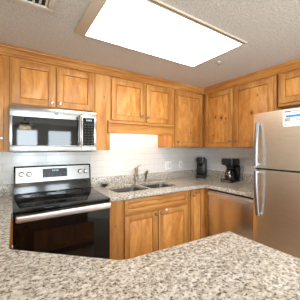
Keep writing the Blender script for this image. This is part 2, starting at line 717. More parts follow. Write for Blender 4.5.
# above the microwave
c = thing('wall_cabinet', 'short two-door wooden wall cabinet directly above the microwave', 'cabinet', (-2.677, 0, 1.735), 0)
W = 2.677 - 1.947; H = TOP - 1.735
carcass(c, W, UD, H, [(0, 0.04), (W - 0.04, W), (W / 2 - 0.025, W / 2 + 0.025)], [(0.04, W - 0.04, 0, 0.035), (0.04, W - 0.04, H - 0.04, H)])
shaker('door', 0.014, 0.350, 0.014, H - 0.022, -UD, c, (0.322, 0.052))
shaker('door', 0.364, 0.712, 0.014, H - 0.022, -UD, c, (0.392, 0.052))

# blank filler cabinet right of the microwave
c = thing('filler_cabinet', 'narrow blank wooden cabinet panel between the microwave and the cabinet over the sink', 'cabinet', (-1.945, 0, 1.35), 0)
W = 1.945 - 1.781; H = TOP - 1.35
m = MB(); m.box(0, W, -UD, -0.010, 0, H, 0.002, 1); m.build('body', WV, c)
m = MB(); m.box(0, W, -UD - 0.006, -UD - 0.0005, 0.0, H, 0.002, 1); m.build('front_panel', wood('wood_grain_filler', 'z', ((0.10, 0.56, 0.008),)), c)

# above the sink with valance
c = thing('wall_cabinet', 'short two-door wooden wall cabinet with a valance board, over the sink', 'cabinet', (-1.779, 0, 1.665), 0)
W = 1.779 - 0.927; H = TOP - 1.665
carcass(c, W, UD, H, [(0, 0.035), (W - 0.04, W), (W / 2 - 0.025, W / 2 + 0.03)], [(0.035, W - 0.04, 0, 0.035), (0.035, W - 0.04, H - 0.04, H)])
shaker('door', 0.012, 0.429, 0.010, H - 0.024, -UD, c, (0.392, 0.075))
shaker('door', 0.455, 0.839, 0.010, H - 0.024, -UD, c, (0.464, 0.070))
m = MB()
m.box(-0.035, W - 0.002, -UD - 0.030, -UD - 0.0085, -0.132, -0.026, 0.002, 1)
m.box(-0.035, W - 0.002, -UD - 0.044, -UD - 0.0085, -0.0255, 0.002, 0.004, 2)
m.box(-0.035, -0.018, -UD - 0.040, -UD - 0.030, -0.136, -0.002, 0.002, 1)
m.build('valance', WH, c)

# tall corner cabinet on the back wall
c = thing('wall_cabinet', 'tall single-door wooden wall cabinet on the back wall, right of the sink, in the corner', 'cabinet', (-0.925, 0, 1.38), 0)
W = 0.925 - 0.015; H = TOP - 1.38
WF = 0.925 - 0.352
m = MB()
m.box(0, WF, -UD + 0.019, -0.010, 0, H)
m.build('body', WV, c)
uprights(c, ((0, 0.055), (WF - 0.045, WF)), -UD, -UD + 0.0188, 0, H)
rails_(c, ((0.055, WF - 0.045, 0, 0.03), (0.055, WF - 0.045, H - 0.04, H)), -UD, -UD + 0.0188)
shaker('door', 0.041, 0.543, 0.012, H - 0.022, -UD, c, (0.075, 0.070), knots=((0.32, 0.20, 0.010), (0.20, 0.60, 0.007)))

# right wall, tall two-door cabinet; local x = -(world y)
y0 = 0.0105
c = thing('wall_cabinet', 'tall two-door wooden wall cabinet on the right wall, left of the refrigerator', 'cabinet', (0, -y0, 1.372), -PI / 2)
W = 1.328 - y0; H = TOP - 1.372
m = MB()
m.box(0.0, W, -UD + 0.019, -0.010, 0, H)
m.build('body', WV, c)
uprights(c, ((0.334, 0.37), (0.78, 0.85), (W - 0.03, W)), -UD, -UD + 0.0188, 0, H)
for a, b in ((0.37, 0.78), (0.85, W - 0.03)):
    rails_(c, ((a, b, 0, 0.03), (a, b, H - 0.04, H)), -UD, -UD + 0.0188)
shaker('door', 0.352, 0.802, 0.014, H - 0.020, -UD, c, (0.775, 0.088), knots=((0.63, 0.40, 0.021), (0.70, 0.385, 0.011), (0.535, 0.42, 0.016), (0.50, 0.17, 0.010)))
shaker('door', 0.824, 1.296, 0.014, H - 0.020, -UD, c, (0.85, 0.088), knots=((1.052, 0.41, 0.018), (1.12, 0.60, 0.010)))

# over the refrigerator
c = thing('wall_cabinet', 'short wooden wall cabinet above the refrigerator at the right edge of the photo', 'cabinet', (0, -1.345, 1.800), -PI / 2)
W = 0.84; H = TOP - 1.800
carcass(c, W, UD, H, [(0, 0.04), (W - 0.04, W), (W / 2 - 0.02, W / 2 + 0.02)], [(0.04, W - 0.04, 0, 0.05), (0.04, W - 0.04, H - 0.04, H)])
shaker('door', 0.018, 0.412, 0.030, H - 0.024, -UD, c, (0.385, 0.075))
shaker('door', 0.428, 0.822, 0.030, H - 0.024, -UD, c, (0.455, 0.075))

# ---- base cabinets
BD = 0.594       # to the face frame
BH = 0.872


def toe(root, x0_, x1_, D=BD):
    m = MB(); m.box(x0_, x1_, -D + 0.07, -0.02, 0.001, 0.099); m.build('toe_kick', BLACK_MAT, root)


# sink base
c = thing('base_cabinet', 'wide wooden base cabinet under the sink with false drawer front and two doors', 'cabinet', (-1.902, 0, 0), 0)
W = 1.902 - 0.890
m = MB()
t_ = 0.018
m.box(0, t_, -BD + 0.019, -0.010, 0.10, BH); m.box(W - t_, W, -BD + 0.019, -0.010, 0.10, BH)
m.box(t_, W - t_, -BD + 0.019, -0.010, 0.10, 0.118); m.box(t_, W - t_, -0.018, -0.010, 0.118, BH)
m.build('body', WV, c)
uprights(c, ((0, 0.175), (0.53, 0.585), (W - 0.04, W)), -BD, -BD + 0.0188, 0.10, BH, wood('wood_grain_stile', 'z', ((0.07, 0.62, 0.006),)))
for a, b in ((0.175, 0.53), (0.585, W - 0.04)):
    rails_(c, ((a, b, 0.10, 0.13), (a, b, 0.67, 0.74), (a, b, BH - 0.03, BH)), -BD, -BD + 0.0188)
toe(c, 0.0, W)
shaker('false_drawer_front', 0.157, 0.988, 0.728, 0.862, -BD, c, None, sw=0.040)
shaker('door', 0.157, 0.548, 0.125, 0.700, -BD, c, (0.522, 0.668))
d = shaker('door', 0.564, 0.988, 0.125, 0.700, -BD, c, (0.594, 0.668))
m = MB(); m.lathe([(0.013, 0), (0.014, 0.003), (0.013, 0.007), (0.008, 0.008), (0.007, 0.012), (0.003, 0.013)], (0.664, -BD - 0.0215, 0.694), (0, -1, 0), 24)
o = m.build('safety_latch', WHITE, d); o['label'] = 'round white plastic latch'

# narrow corner base
c = thing('base_cabinet', 'narrow single-door wooden base cabinet in the corner between sink cabinet and dishwasher', 'cabinet', (-0.888, 0, 0), 0)
W = 0.888 - 0.02
WF = 0.888 - 0.598
m = MB()
m.box(0.045, W, -BD + 0.0, -0.010, 0.10, BH)
m.build('body', WV, c)
uprights(c, ((0, 0.03), (WF - 0.06, WF)), -BD - 0.004, -BD - 0.0005, 0.10, BH)
m = MB(); m.box(0.03, WF - 0.06, -BD - 0.004, -BD - 0.0005, 0.10, BH); m.build('door_rebate', WV, c)
toe(c, 0.0, WF)
shaker('door', 0.022, 0.238, 0.125, 0.862, -BD - 0.004, c, (0.062, 0.800), sw=0.05)

# end panel and post on the dishwasher side of the corner
c = thing('corner_post', 'slim wooden filler post in the inner corner, left of the dishwasher', 'cabinet filler', (0, -0.601, 0), -PI / 2)
m = MB(); m.box(0.0, 0.044, -BD - 0.004, -0.022, 0.001, BH, 0.0015, 1); m.build('post', WV, c)
c = thing('end_panel', 'wooden end panel between the dishwasher and the refrigerator', 'cabinet panel', (0, -1.268, 0), -PI / 2)
m = MB(); m.box(0.0, 0.03, -BD - 0.004, -0.022, 0.001, BH, 0.0015, 1); m.build('panel', WV, c)

# left run of base cabinets (faces the room's right), angled corner and peninsula
LX = -2.676
c = thing('base_cabinet', 'wooden base cabinet along the left wall, beside the range', 'cabinet', (XL + 0.001, -1.30, 0), PI / 2)
W = 1.30 - 0.02
D_ = LX - XL - 0.022
m = MB(); m.box(0, W, -D_, -0.010, 0.10, BH); m.build('body', WV, c)
toe(c, 0.0, W - 0.02, D_)
shaker('door', 0.02, 0.60, 0.125, 0.700, -D_, c, (0.06, 0.66))
shaker('drawer_front', 0.02, 0.60, 0.728, 0.862, -D_, c, (0.31, 0.795), sw=0.04)

m = MB(); m.box(W - 0.640, W - 0.615, -(-2.653 - XL - 0.001), -D_ - 0.0005, 0.10, BH, 0.001, 1); m.build('filler_strip', WV, c)
c = thing('corner_cabinet', 'angled wooden corner base cabinet joining the left run and the peninsula', 'cabinet', (XL + 0.001, -2.28, 0), 0)
ox, oy = XL + 0.001, -2.28
pts = [(0, 0), (0, -1.302 - oy), (LX - ox, -1.302 - oy), (-2.312 - ox, -1.700 - oy), (-2.312 - ox, 0)]
m = MB(); m.prism(pts, 0.10, BH); m.build('body', WV, c)
m = MB(); m.prism([(x * 0.97 + 0.005, y * 0.97 + 0.005) for x, y in pts], 0.001, 0.0995); m.build('toe_kick', BLACK_MAT, c)

c = thing('base_cabinet', 'wooden peninsula base cabinet under the foreground granite', 'cabinet', (-2.310, -2.28, 0), 0)
W = 2.310 - 1.680; D2 = 2.28 - 1.735
m = MB(); m.box(0, W, 0, D2, 0.10, BH); m.build('body', WV, c)
m = MB(); m.box(0.0, W - 0.02, 0.02, D2 - 0.07, 0.001, 0.0995); m.build('toe_kick', BLACK_MAT, c)
for a in (0.02, 0.325):
    m = MB()
    yt = D2 + 0.001
    m.box(a, a + 0.05, yt, yt + 0.02, 0.125, 0.70, 0.002); m.box(a + 0.235, a + 0.285, yt, yt + 0.02, 0.125, 0.70, 0.002)
    m.box(a + 0.049, a + 0.236, yt, yt + 0.0195, 0.125, 0.175, 0.002); m.box(a + 0.049, a + 0.236, yt, yt + 0.0195, 0.65, 0.70, 0.002)
    d = m.build('door', WV, c)
    m = MB(); m.box(a + 0.046, a + 0.239, yt, yt + 0.009, 0.171, 0.654); m.build('panel', WV, d)
    m = MB(); m.lathe([(0.007, 0), (0.006, 0.01), (0.0155, 0.02), (0.012, 0.026), (0.003, 0.027)], (a + 0.26, yt + 0.0195, 0.66), (0, 1, 0), 20); m.build('knob', CHROME, d)

# ------------------------------------------------------------------ worktops
CZ0, CZ = 0.8735, 0.914
root = thing('granite_worktop', 'L-shaped speckled granite worktop with the sink, along the back and right walls', 'worktop', (0, 0, CZ0))
SINK = (-1.760, -0.925, -0.492, -0.104)
DIV = (-1.365, -1.333)
out = fillet([(-1.904, -0.0095), (-1.904, -0.645), (-0.645, -0.645), (-0.645, -1.306), (-0.0095, -1.306), (-0.0095, -0.0095)], [0, 0.004, 0.02, 0.004, 0, 0])
bowls = [rrect(SINK[0], DIV[0], SINK[2], SINK[3], 0.055), rrect(DIV[1], SINK[1], SINK[2], SINK[3], 0.055)]
slab('top', out, bowls, 0.0, CZ - CZ0, GRAN, root)
m = MB(); m.box(-1.904, -0.0095, -0.030, -0.0095, CZ - CZ0 + 0.0005, 1.022 - CZ0, 0.002); m.build('upstand', GRAN, root)
m = MB(); m.box(-0.030, -0.0095, -1.306, -0.0315, CZ - CZ0 + 0.0005, 1.022 - CZ0, 0.002); m.build('upstand', GRAN, root)

root = thing('granite_worktop', 'large speckled granite peninsula worktop filling the foreground', 'worktop', (0, 0, CZ0))
out = fillet([(XL + 0.001, -0.0095), (XL + 0.001, -2.42), (-1.645, -2.42), (-1.645, -1.712), (-2.268, -1.668), (-2.666, -1.295), (-2.666, -0.645), (-2.654, -0.645), (-2.654, -0.0095)],
             [0, 0, 0.02, 0.015, 0.10, 0.05, 0, 0, 0])
slab('top', out, [], 0.0, CZ - CZ0, GRAN, root)
m = MB(); m.box(XL + 0.03, -2.656, -0.030, -0.0095, CZ - CZ0 + 0.0005, 1.022 - CZ0, 0.002); m.build('upstand', GRAN, root)
m = MB(); m.box(XL + 0.001, XL + 0.0215, -2.2, -0.031, CZ - CZ0 + 0.0005, 1.022 - CZ0, 0.002); m.build('upstand', GRAN, root)

# ------------------------------------------------------------------ sink and faucet
root = thing('kitchen_sink', 'double-bowl stainless steel sink set under the granite', 'sink', (0, 0, 0.70))


def bowl(x0, x1, y0, y1, depth):
    b = MB()
    bm = b.bm
    rings = []
    top = CZ0 - 0.70 - 0.0015
    for (ins, z, r) in ((-0.012, top, 0.065), (-0.012, top - 0.001, 0.065), (-0.001, top - 0.0015, 0.056), (0.004, top - 0.02, 0.055), (0.010, top - depth + 0.03, 0.055),
                        (0.018, top - depth + 0.008, 0.055), (0.035, top - depth, 0.05), (0.12, top - depth - 0.004, 0.03)):
        rings.append([bm.verts.new((x, y, z)) for x, y in rrect(x0 + ins, x1 - ins, y0 + ins, y1 - ins, r)])
    n = len(rings[0])
    for a, c_ in zip(rings, rings[1:]):
        for k in range(n):
            bm.faces.new((a[k], a[(k + 1) % n], c_[(k + 1) % n], c_[k]))
    bm.faces.new(rings[-1])
    bmesh.ops.recalc_face_normals(bm, faces=bm.faces[:])
    o = b.build('bowl', SINK_ST, root)
    so = o.modifiers.new('thick', 'SOLIDIFY'); so.thickness = 0.0012; so.offset = 0
    m = MB()
    cx, cy, zz = (x0 + x1) / 2, (y0 + y1) / 2 + 0.02, top - depth - 0.0035
    m.lathe([(0.045, 0.0), (0.043, 0.003), (0.030, 0.003), (0.028, 0.0015), (0.005, 0.0015)], (cx, cy, zz), (0, 0, 1), 24)
    m.build('drain', CHROME, o)


bowl(SINK[0] + 0.004, DIV[0] - 0.004, SINK[2] + 0.004, SINK[3] - 0.004, 0.155)
bowl(DIV[1] + 0.004, SINK[1] - 0.004, SINK[2] + 0.004, SINK[3] - 0.004, 0.155)

FX, FY = -1.305, -0.064
root = thing('faucet', 'brushed nickel single-lever faucet standing behind the middle of the sink', 'faucet', (FX, FY, CZ), -0.50)
m = MB()
m.lathe([(0.030, 0.0005), (0.029, 0.008), (0.023, 0.014), (0.0215, 0.10), (0.0205, 0.160), (0.022, 0.166), (0.022, 0.176)], n=28)
m.build('body', NICKEL, root)
m = MB()
pts = []
for k in range(15):
    a = k / 14.0
    pts.append((-0.01 * a, -0.016 - 0.175 * a, 0.105 + 0.045 * math.sin(a * PI * 0.85) - 0.015 * a))
m.tube(pts, [0.0150 - 0.003 * k / 14 for k in range(15)], 14)
m.cyl((-0.010, -0.186, 0.106), (-0.010, -0.190, 0.082), 0.0125, 0.0125)
m.build('spout', NICKEL, root)
m = MB()
m.lathe([(0.021, 0.1765), (0.022, 0.186), (0.018, 0.196), (0.006, 0.200)])
m.tube([(0.0, 0.0, 0.188), (0.010, 0.002, 0.206), (0.030, 0.006, 0.222), (0.058, 0.010, 0.230)], [0.013, 0.011, 0.010, 0.011], 12, 0.7)
m.build('lever', NICKEL, root)
root = thing('side_sprayer', 'small nickel side sprayer standing right of the faucet', 'sprayer', (-1.158, -0.066, CZ))
m = MB(); m.lathe([(0.024, 0.0005), (0.023, 0.006), (0.017, 0.012), (0.0155, 0.035), (0.011, 0.036)]); m.build('base', NICKEL, root)
m = MB()
m.tube([(0, 0, 0.037), (0, 0, 0.075), (0, 0, 0.105), (0.004, -0.004, 0.128), (0.014, -0.012, 0.142), (0.022, -0.020, 0.143)], [0.011, 0.013, 0.015, 0.017, 0.018, 0.013], 14)
m.build('spray_head', plain('dark_nickel', (120, 112, 102), 0.35, 0.9), root)

# small dark dish by the upstand
root = thing('small_dish', 'small dark bowl-shaped dish on the worktop between range and sink', 'dish', (-1.742, -0.078, CZ))
m = MB(); m.lathe([(0.018, 0.0005), (0.021, 0.004), (0.032, 0.020), (0.043, 0.036), (0.044, 0.038), (0.042, 0.038), (0.030, 0.022), (0.018, 0.008), (0.004, 0.007)])
m.build('bowl', plain('dark_bronze', (44, 40, 40), 0.3, 0.3), root)
m = MB(); m.lathe([(0.040, 0.0375), (0.0455, 0.0385), (0.0455, 0.0405), (0.040, 0.0405), (0.0395, 0.039)]); m.build('rim', plain('grey_rim', (140, 136, 132), 0.3, 0.6), root)


# ------------------------------------------------------------------ wall plates
PLATE = plain('plate_white', (250, 250, 249), 0.35)


def plate(x, w, label, gangs, rz=0.0, loc=(0, 0)):
    r = thing('wall_outlet', label, 'outlet', (loc[0] + x if rz == 0 else loc[0], loc[1] if rz == 0 else loc[1] - x, 1.055), rz)
    m = MB(); m.box(-w / 2, w / 2, -0.0165, -0.0085, 0, 0.118, 0.003); m.build('plate', PLATE, r)
    for g, kind in enumerate(gangs):
        cx = (g - (len(gangs) - 1) / 2) * 0.046
        m = MB()
        if kind == 'switch':
            m.box(cx - 0.0165, cx + 0.0165, -0.0205, -0.0166, 0.026, 0.092, 0.0015)
            m.build('switch', WHITE, r)
        else:
            m.box(cx - 0.0165, cx + 0.0165, -0.0188, -0.0166, 0.026, 0.092, 0.0015)
            s = m.build('socket', WHITE, r)
            for zc in (0.042, 0.076):
                for da, db in ((-0.008, -0.005), (0.005, 0.008)):
                    m = MB(); m.box(cx + da, cx + db, -0.0192, -0.0187, zc - 0.004, zc + 0.005)
                    m.build('slot', BLACK, s)
    return r


plate(-0.742, 0.116, 'white double wall plate on the tiles right of the sink', ['switch', 'socket'])
plate(-0.500, 0.071, 'white single wall plate on the tiles near the black brewer', ['socket'])

# ------------------------------------------------------------------ microwave
MX0, MX1 = -2.680, -1.956
MW = MX1 - MX0
root = thing('microwave', 'stainless over-the-range microwave mounted under the wall cabinet', 'microwave', (MX0, 0, 1.334))
MH = 0.390
m = MB(); m.box(0.0, MW, -0.375, -0.0095, 0.004, MH, 0.002, 1); m.build('body', DARK, root)
m = MB(); m.box(0.03, MW - 0.03, -0.36, -0.06, 0.0, 0.0038); m.build('vent_grille', BLACK, root)
DX = 0.578
m = MB()
yf, yb = -0.402, -0.3755
m.box(0.0, DX, yf, yb, 0.008, 0.062, 0.003)
m.box(0.0, DX, yf, yb, 0.304, MH, 0.003)
m.box(0.0, 0.020, yf, yb, 0.061, 0.305, 0.002)
m.box(DX - 0.030, DX, yf, yb, 0.061, 0.305, 0.002)
door = m.build('door', STEEL, root)
m = MB(); m.box(0.018, DX - 0.028, yf + 0.0015, yb, 0.060, 0.306); m.build('window', BLACK_GL, door)
m = MB()
m.tube([(DX - 0.020, yf + 0.002, 0.075), (DX - 0.020, yf - 0.030, 0.085), (DX - 0.020, yf - 0.036, 0.12), (DX - 0.020, yf - 0.037, 0.20), (DX - 0.020, yf - 0.036, 0.29), (DX - 0.020, yf - 0.030, 0.330), (DX - 0.020, yf + 0.002, 0.345)], 0.0125, 14, 0.8, up=(0, 1, 0))
m.build('handle', CHROME, door)
m = MB()
m.lathe([(0.019, 0.0), (0.019, 0.0015), (0.0165, 0.0018), (0.016, 0.001), (0.003, 0.001)], (0.352, yf + 0.0002, 0.348), (0, -1, 0), 28)
for a in range(3):                                 # looping script strokes inside the ring
    pts = []
    for k in range(13):
        u = k / 12 * 2 * PI
        pts.append((0.352 + (a - 1) * 0.007 + 0.005 * math.cos(u), yf - 0.0014, 0.348 + 0.008 * math.sin(u)))
    m.tube(pts, 0.0010, 6, up=(0, 1, 0))
m.build('emblem', plain('emblem_grey', (140, 142, 146), 0.35, 0.7), door)
m = MB()
m.box(DX + 0.002, MW, yf, yb, 0.008, 0.062, 0.003); m.box(DX + 0.002, MW, yf, yb, 0.330, MH, 0.003)
m.box(DX + 0.002, DX + 0.014, yf, yb, 0.061, 0.331, 0.002); m.box(MW - 0.022, MW, yf, yb, 0.061, 0.331, 0.002)
cp = m.build('control_panel', STEEL, root)
m = MB(); m.box(DX + 0.012, MW - 0.020, yf + 0.001, yb, 0.060, 0.332); m.build('keypad', BLACK_GL, cp)
for r_ in range(8):
    for q in range(3):
        m = MB()
        xx = DX + 0.030 + q * 0.032
        zz = 0.082 + r_ * 0.026
        m.box(xx, xx + 0.016, yf + 0.0004, yf + 0.0011, zz, zz + 0.0045)
        m.build('key_print', PALEKEY, cp)
CLOCKM = emit('microwave_clock_glow', (150, 190, 200), 0.6)
for q in range(4):
    m = MB()
    xx = DX + 0.048 + q * 0.014
    m.box(xx, xx + 0.008, yf + 0.0003, yf + 0.0011, 0.302, 0.317)
    m.build('clock_digit', CLOCKM, cp)

# ------------------------------------------------------------------ range
RX0, RX1 = -2.650, -1.917
RW = RX1 - RX0
root = thing('range', 'stainless and black electric range between the worktops, below the microwave', 'range', (RX0, 0, 0))
m = MB(); m.box(0.004, RW - 0.004, -0.640, -0.045, 0.06, 0.896); m.build('body', DARK, root)
for fx in (0.05, RW - 0.05):
    for fy in (-0.58, -0.10):
        m = MB(); m.cyl((fx, fy, 0.0005), (fx, fy, 0.0598), 0.018); m.build('foot', BLACK, root)
m = MB(); m.box(0.0, RW, -0.668, -0.110, 0.8965, 0.922, 0.006, 3)
ct = m.build('cooktop', BLACK_GL, root)
BURN = plain('burner_print', (70, 72, 76), 0.3)
for bx, by, br in ((0.20, -0.50, 0.105), (0.53, -0.50, 0.085), (0.20, -0.23, 0.075), (0.53, -0.23, 0.095)):
    for rr in (br, br * 0.62):
        m = MB()
        pts = [(bx + rr * math.cos(2 * PI * k / 40), by + rr * math.sin(2 * PI * k / 40), 0.9216) for k in range(41)]
        m.tube(pts, 0.0012, 6)
        m.build('burner_ring', BURN, ct)
# backguard
m = MB()
m.extr([(-0.020, 0.922), (-0.109, 0.922), (-0.109, 0.945), (-0.088, 1.028), (-0.072, 1.182), (-0.064, 1.192), (-0.020, 1.192)], 0.0, RW)
bgd = m.build('backguard', plain('backguard_black', (14, 14, 15), 0.09, 0, 0, 0.45), root)


def on_guard(z):      # front plane of the sloped control panel
    return -0.088 + (z - 1.028) / 0.150 * 0.016


m = MB()
m.extr([(on_guard(1.034) + 0.003, 1.034), (on_guard(1.034) - 0.003, 1.034), (on_guard(1.180) - 0.003, 1.180), (on_guard(1.180) + 0.003, 1.180)], 0.014, RW - 0.014)
pan = m.build('control_panel', brushed('range_panel_steel', (138, 137, 135), 0.30, 'x'), root)
m = MB()
m.extr([(on_guard(1.072) - 0.002, 1.072), (on_guard(1.072) - 0.0045, 1.072), (on_guard(1.160) - 0.0045, 1.160), (on_guard(1.160) - 0.002, 1.160)], 0.245, 0.480)
m.build('display', plain('display_black', (24, 25, 28), 0.3, 0, 0, 0.3), pan)
for k in range(6):
    for q in range(2):
        m = MB()
        xx = 0.258 + k * 0.037; zz = 1.084 + q * 0.022
        m.box(xx, xx + 0.016, on_guard(zz) - 0.0052, on_guard(zz) - 0.0042, zz, zz + 0.005)
        m.build('key_print', PALEKEY, pan)
CLOCK = emit('clock_glow', (150, 190, 200), 0.6)
for k in range(4):
    m = MB()
    xx = 0.335 + k * 0.016
    m.box(xx, xx + 0.009, on_guard(1.140) - 0.0054, on_guard(1.14) - 0.0042, 1.132, 1.148)
    m.build('clock_digit', CLOCK, pan)
for kx in (0.062, 0.126, RW - 0.118, RW - 0.056):
    kz = 1.115
    yk = on_guard(kz) - 0.0032
    m = MB()
    m.lathe([(0.025, 0), (0.025, 0.003), (0.021, 0.005), (0.020, 0.022), (0.017, 0.026), (0.004, 0.0265)], (kx, yk, kz), (0, -1, 0), 28)
    m.box(kx - 0.0035, kx + 0.0035, yk - 0.032, yk - 0.024, kz - 0.018, kz + 0.018, 0.0015)
    kn = m.build('knob', plain('knob_steel', (172, 168, 162), 0.3, 1.0), pan)
# oven door
m = MB(); m.box(0.004, RW - 0.004, -0.672, -0.6415, 0.250, 0.8945, 0.006, 3)
od = m.build('oven_door', plain('oven_black', (20, 19, 19), 0.06, 0, 0, 0.3), root)
m = MB(); m.box(0.130, RW - 0.150, -0.6735, -0.6718, 0.400, 0.745, 0.0007, 1); m.build('window', OVEN_WIN, od)
m = MB()
m.box(0.012, RW - 0.014, -0.730, -0.706, 0.845, 0.893, 0.009, 3)
for hx in (0.05, RW - 0.05):
    m.box(hx - 0.014, hx + 0.014, -0.708, -0.6715, 0.852, 0.884, 0.004)
m.build('handle', plain('oven_handle_steel', (226, 226, 226), 0.38, 1.0), od)
m = MB(); m.box(0.004, RW - 0.004, -0.668, -0.6415, 0.072, 0.244, 0.006, 3); m.build('storage_drawer', BLACK_GL, root)

# ------------------------------------------------------------------ dishwasher
root = thing('dishwasher', 'stainless steel dishwasher under the right-hand worktop beside the refrigerator', 'dishwasher', (0, -0.650, 0), -PI / 2)
W = 0.612
m = MB(); m.box(0.004, W - 0.004, -0.57, -0.03, 0.10, 0.868); m.build('body', DARK, root)
m = MB(); m.box(0.02, W - 0.02, -0.53, -0.06, 0.001, 0.0995); m.build('toe_kick', BLACK_MAT, root)
m = MB(); m.box(0.003, W - 0.003, -0.605, -0.571, 0.852, 0.870, 0.002); m.build('control_strip', BLACK, root)
m = MB(); m.box(0.003, W - 0.003, -0.620, -0.571, 0.115, 0.850, 0.004, 2)
dd = m.build('door', DW_ST, root)
m = MB()
m.prism([(0.035, -0.650), (0.06, -0.661), (W / 2, -0.668), (W - 0.06, -0.661), (W - 0.035, -0.650), (W - 0.035, -0.643), (W / 2, -0.653), (0.035, -0.643)], 0.796, 0.834, 0.003)
for hx in (0.050, W - 0.050):
    m.box(hx - 0.015, hx + 0.015, -0.648, -0.619, 0.800, 0.830, 0.003)
m.build('handle', plain('dishwasher_handle_steel', (236, 232, 228), 0.4, 1.0), dd)

# ------------------------------------------------------------------ refrigerator
FYW = -1.334
root = thing('refrigerator', 'tall stainless top-freezer refrigerator at the right edge of the photo', 'refrigerator', (0, FYW, 0), -PI / 2)
W = 0.775
FH = 1.690
m = MB(); m.box(0.006, W - 0.006, -0.690, -0.03, 0.03, FH - 0.008, 0.004); m.build('body', plain('fridge_side_grey', (120, 116, 112), 0.5, 0.2), root)
for fx in (0.06, W - 0.06):
    for fy in (-0.62, -0.10):
        m = MB(); m.cyl((fx, fy, 0.0005), (fx, fy, 0.0298), 0.02); m.build('foot', BLACK, root)


def dface(x):          # gently bowed door front
    u = (x - W / 2) / (W / 2)
    return -0.772 - 0.020 * (1 - u * u)


def door_outline():
    pts = [(W - 0.004, -0.698), (0.004, -0.698), (0.000, -0.705), (0.000, -0.760), (0.004, -0.768)]
    pts += [(0.012 + (W - 0.024) * k / 20, dface(0.012 + (W - 0.024) * k / 20)) for k in range(21)]
    pts += [(W - 0.004, -0.768), (W, -0.760), (W, -0.705)]
    return pts


m = MB(); m.prism(door_outline(), 1.192, FH, 0.006); fz = m.build('freezer_door', FRIDGE_ST, root)
m = MB(); m.prism(door_outline(), 0.115, 1.176, 0.006); fr = m.build('refrigerator_door', FRIDGE_ST, root)
m = MB(); m.box(0.01, W - 0.01, -0.745, -0.697, 1.1765, 1.1915); m.build('door_gasket', BLACK, root)
m = MB(); m.box(0.02, W - 0.02, -0.72, -0.691, 0.031, 0.108, 0.003); m.build('base_grille', BLACK, root)


def fridge_handle(z0, z1, parent, thick_end):
    hx = 0.062
    yb_ = dface(hx) + 0.002
    m = MB()
    n = 16
    pts, rs = [], []
    for k in range(n + 1):
        u = k / n
        z = z0 + (z1 - z0) * u
        off = 0.026 + 0.032 * (u if thick_end else 1 - u) + 0.010 * math.sin(PI * u)
        pts.append((hx, yb_ - off, z)); rs.append(0.0165)
    m.tube(pts, 0.0175, 14, 0.7, up=(0, 1, 0))
    for z in (z0 + 0.014, z1 - 0.014):
        m.box(hx - 0.011, hx + 0.011, yb_ - 0.040, yb_, z - 0.0115, z + 0.0115, 0.004)
    return m.build('handle', HANDLE, parent)


fridge_handle(1.212, 1.602, fz, 0)
fridge_handle(0.765, 1.168, fr, 1)

# leaflet stuck on the freezer door
LX0, LX1, LZ0, LZ1 = 0.272, 0.470, 1.548, 1.680


def curved_patch(name, x0_, x1_, z0_, z1_, off, mat, parent=None, n=6):
    b = MB()
    bm = b.bm
    f = [[bm.verts.new((x0_ + (x1_ - x0_) * k / n, dface(x0_ + (x1_ - x0_) * k / n) - off - d, z)) for k in range(n + 1)] for d, z in ((0, z0_), (0, z1_), (0.0004, z0_), (0.0004, z1_))]
    for k in range(n):
        bm.faces.new((f[0][k], f[0][k + 1], f[1][k + 1], f[1][k]))
        bm.faces.new((f[2][k], f[2][k + 1], f[3][k + 1], f[3][k]))
    for a, c_ in ((0, 2), (1, 3)):
        for k in range(n):
            bm.faces.new((f[a][k], f[a][k + 1], f[c_][k + 1], f[c_][k]))
    for k in (0, n):
        bm.faces.new((f[0][k], f[1][k], f[3][k], f[2][k]))
    bmesh.ops.recalc_face_normals(bm, faces=bm.faces[:])
    return b.build(name, mat, parent)


root = thing('leaflet', 'white printed leaflet with blue band and small picture on the freezer door', 'leaflet', (0, FYW, 0), -PI / 2)
sh = curved_patch('sheet', LX0, LX1, LZ0, LZ1, 0.0012, plain('paper_white', (236, 238, 242), 0.6), root)
BLUE = plain('print_blue', (52, 140, 196), 0.6)
NAVY = plain('print_navy', (70, 98, 150), 0.6)
curved_patch('blue_band', LX0 + 0.022, LX1 - 0.008, LZ1 - 0.060, LZ1 - 0.042, 0.0018, BLUE, root)
t = [curved_patch('print_line', LX0 + 0.012, LX0 + 0.060, LZ1 - 0.018, LZ1 - 0.008, 0.0018, NAVY, root),
     curved_patch('print_line', LX0 + 0.070, LX0 + 0.150, LZ1 - 0.015, LZ1 - 0.010, 0.0018, NAVY, root),
     curved_patch('print_line', LX0 + 0.070, LX0 + 0.165, LZ1 - 0.028, LZ1 - 0.024, 0.0018, NAVY, root),
     curved_patch('print_line', LX0 + 0.090, LX0 + 0.180, LZ1 - 0.076, LZ1 - 0.072, 0.0018, NAVY, root),
     curved_patch('print_line', LX0 + 0.090, LX0 + 0.170, LZ1 - 0.088, LZ1 - 0.084, 0.0018, NAVY, root)]
curved_patch('picture', LX0 + 0.012, LX0 + 0.050, LZ1 - 0.092, LZ1 - 0.066, 0.0018, plain('print_green', (140, 156, 136), 0.6), root)
curved_patch('picture', LX0 + 0.034, LX0 + 0.056, LZ1 - 0.086, LZ1 - 0.062, 0.0022, plain('print_amber', (200, 170, 124), 0.6), root)
curved_patch('picture', LX0 + 0.014, LX0 + 0.024, LZ1 - 0.118, LZ1 - 0.108, 0.0018, plain('print_red', (180, 80, 96), 0.6), root)

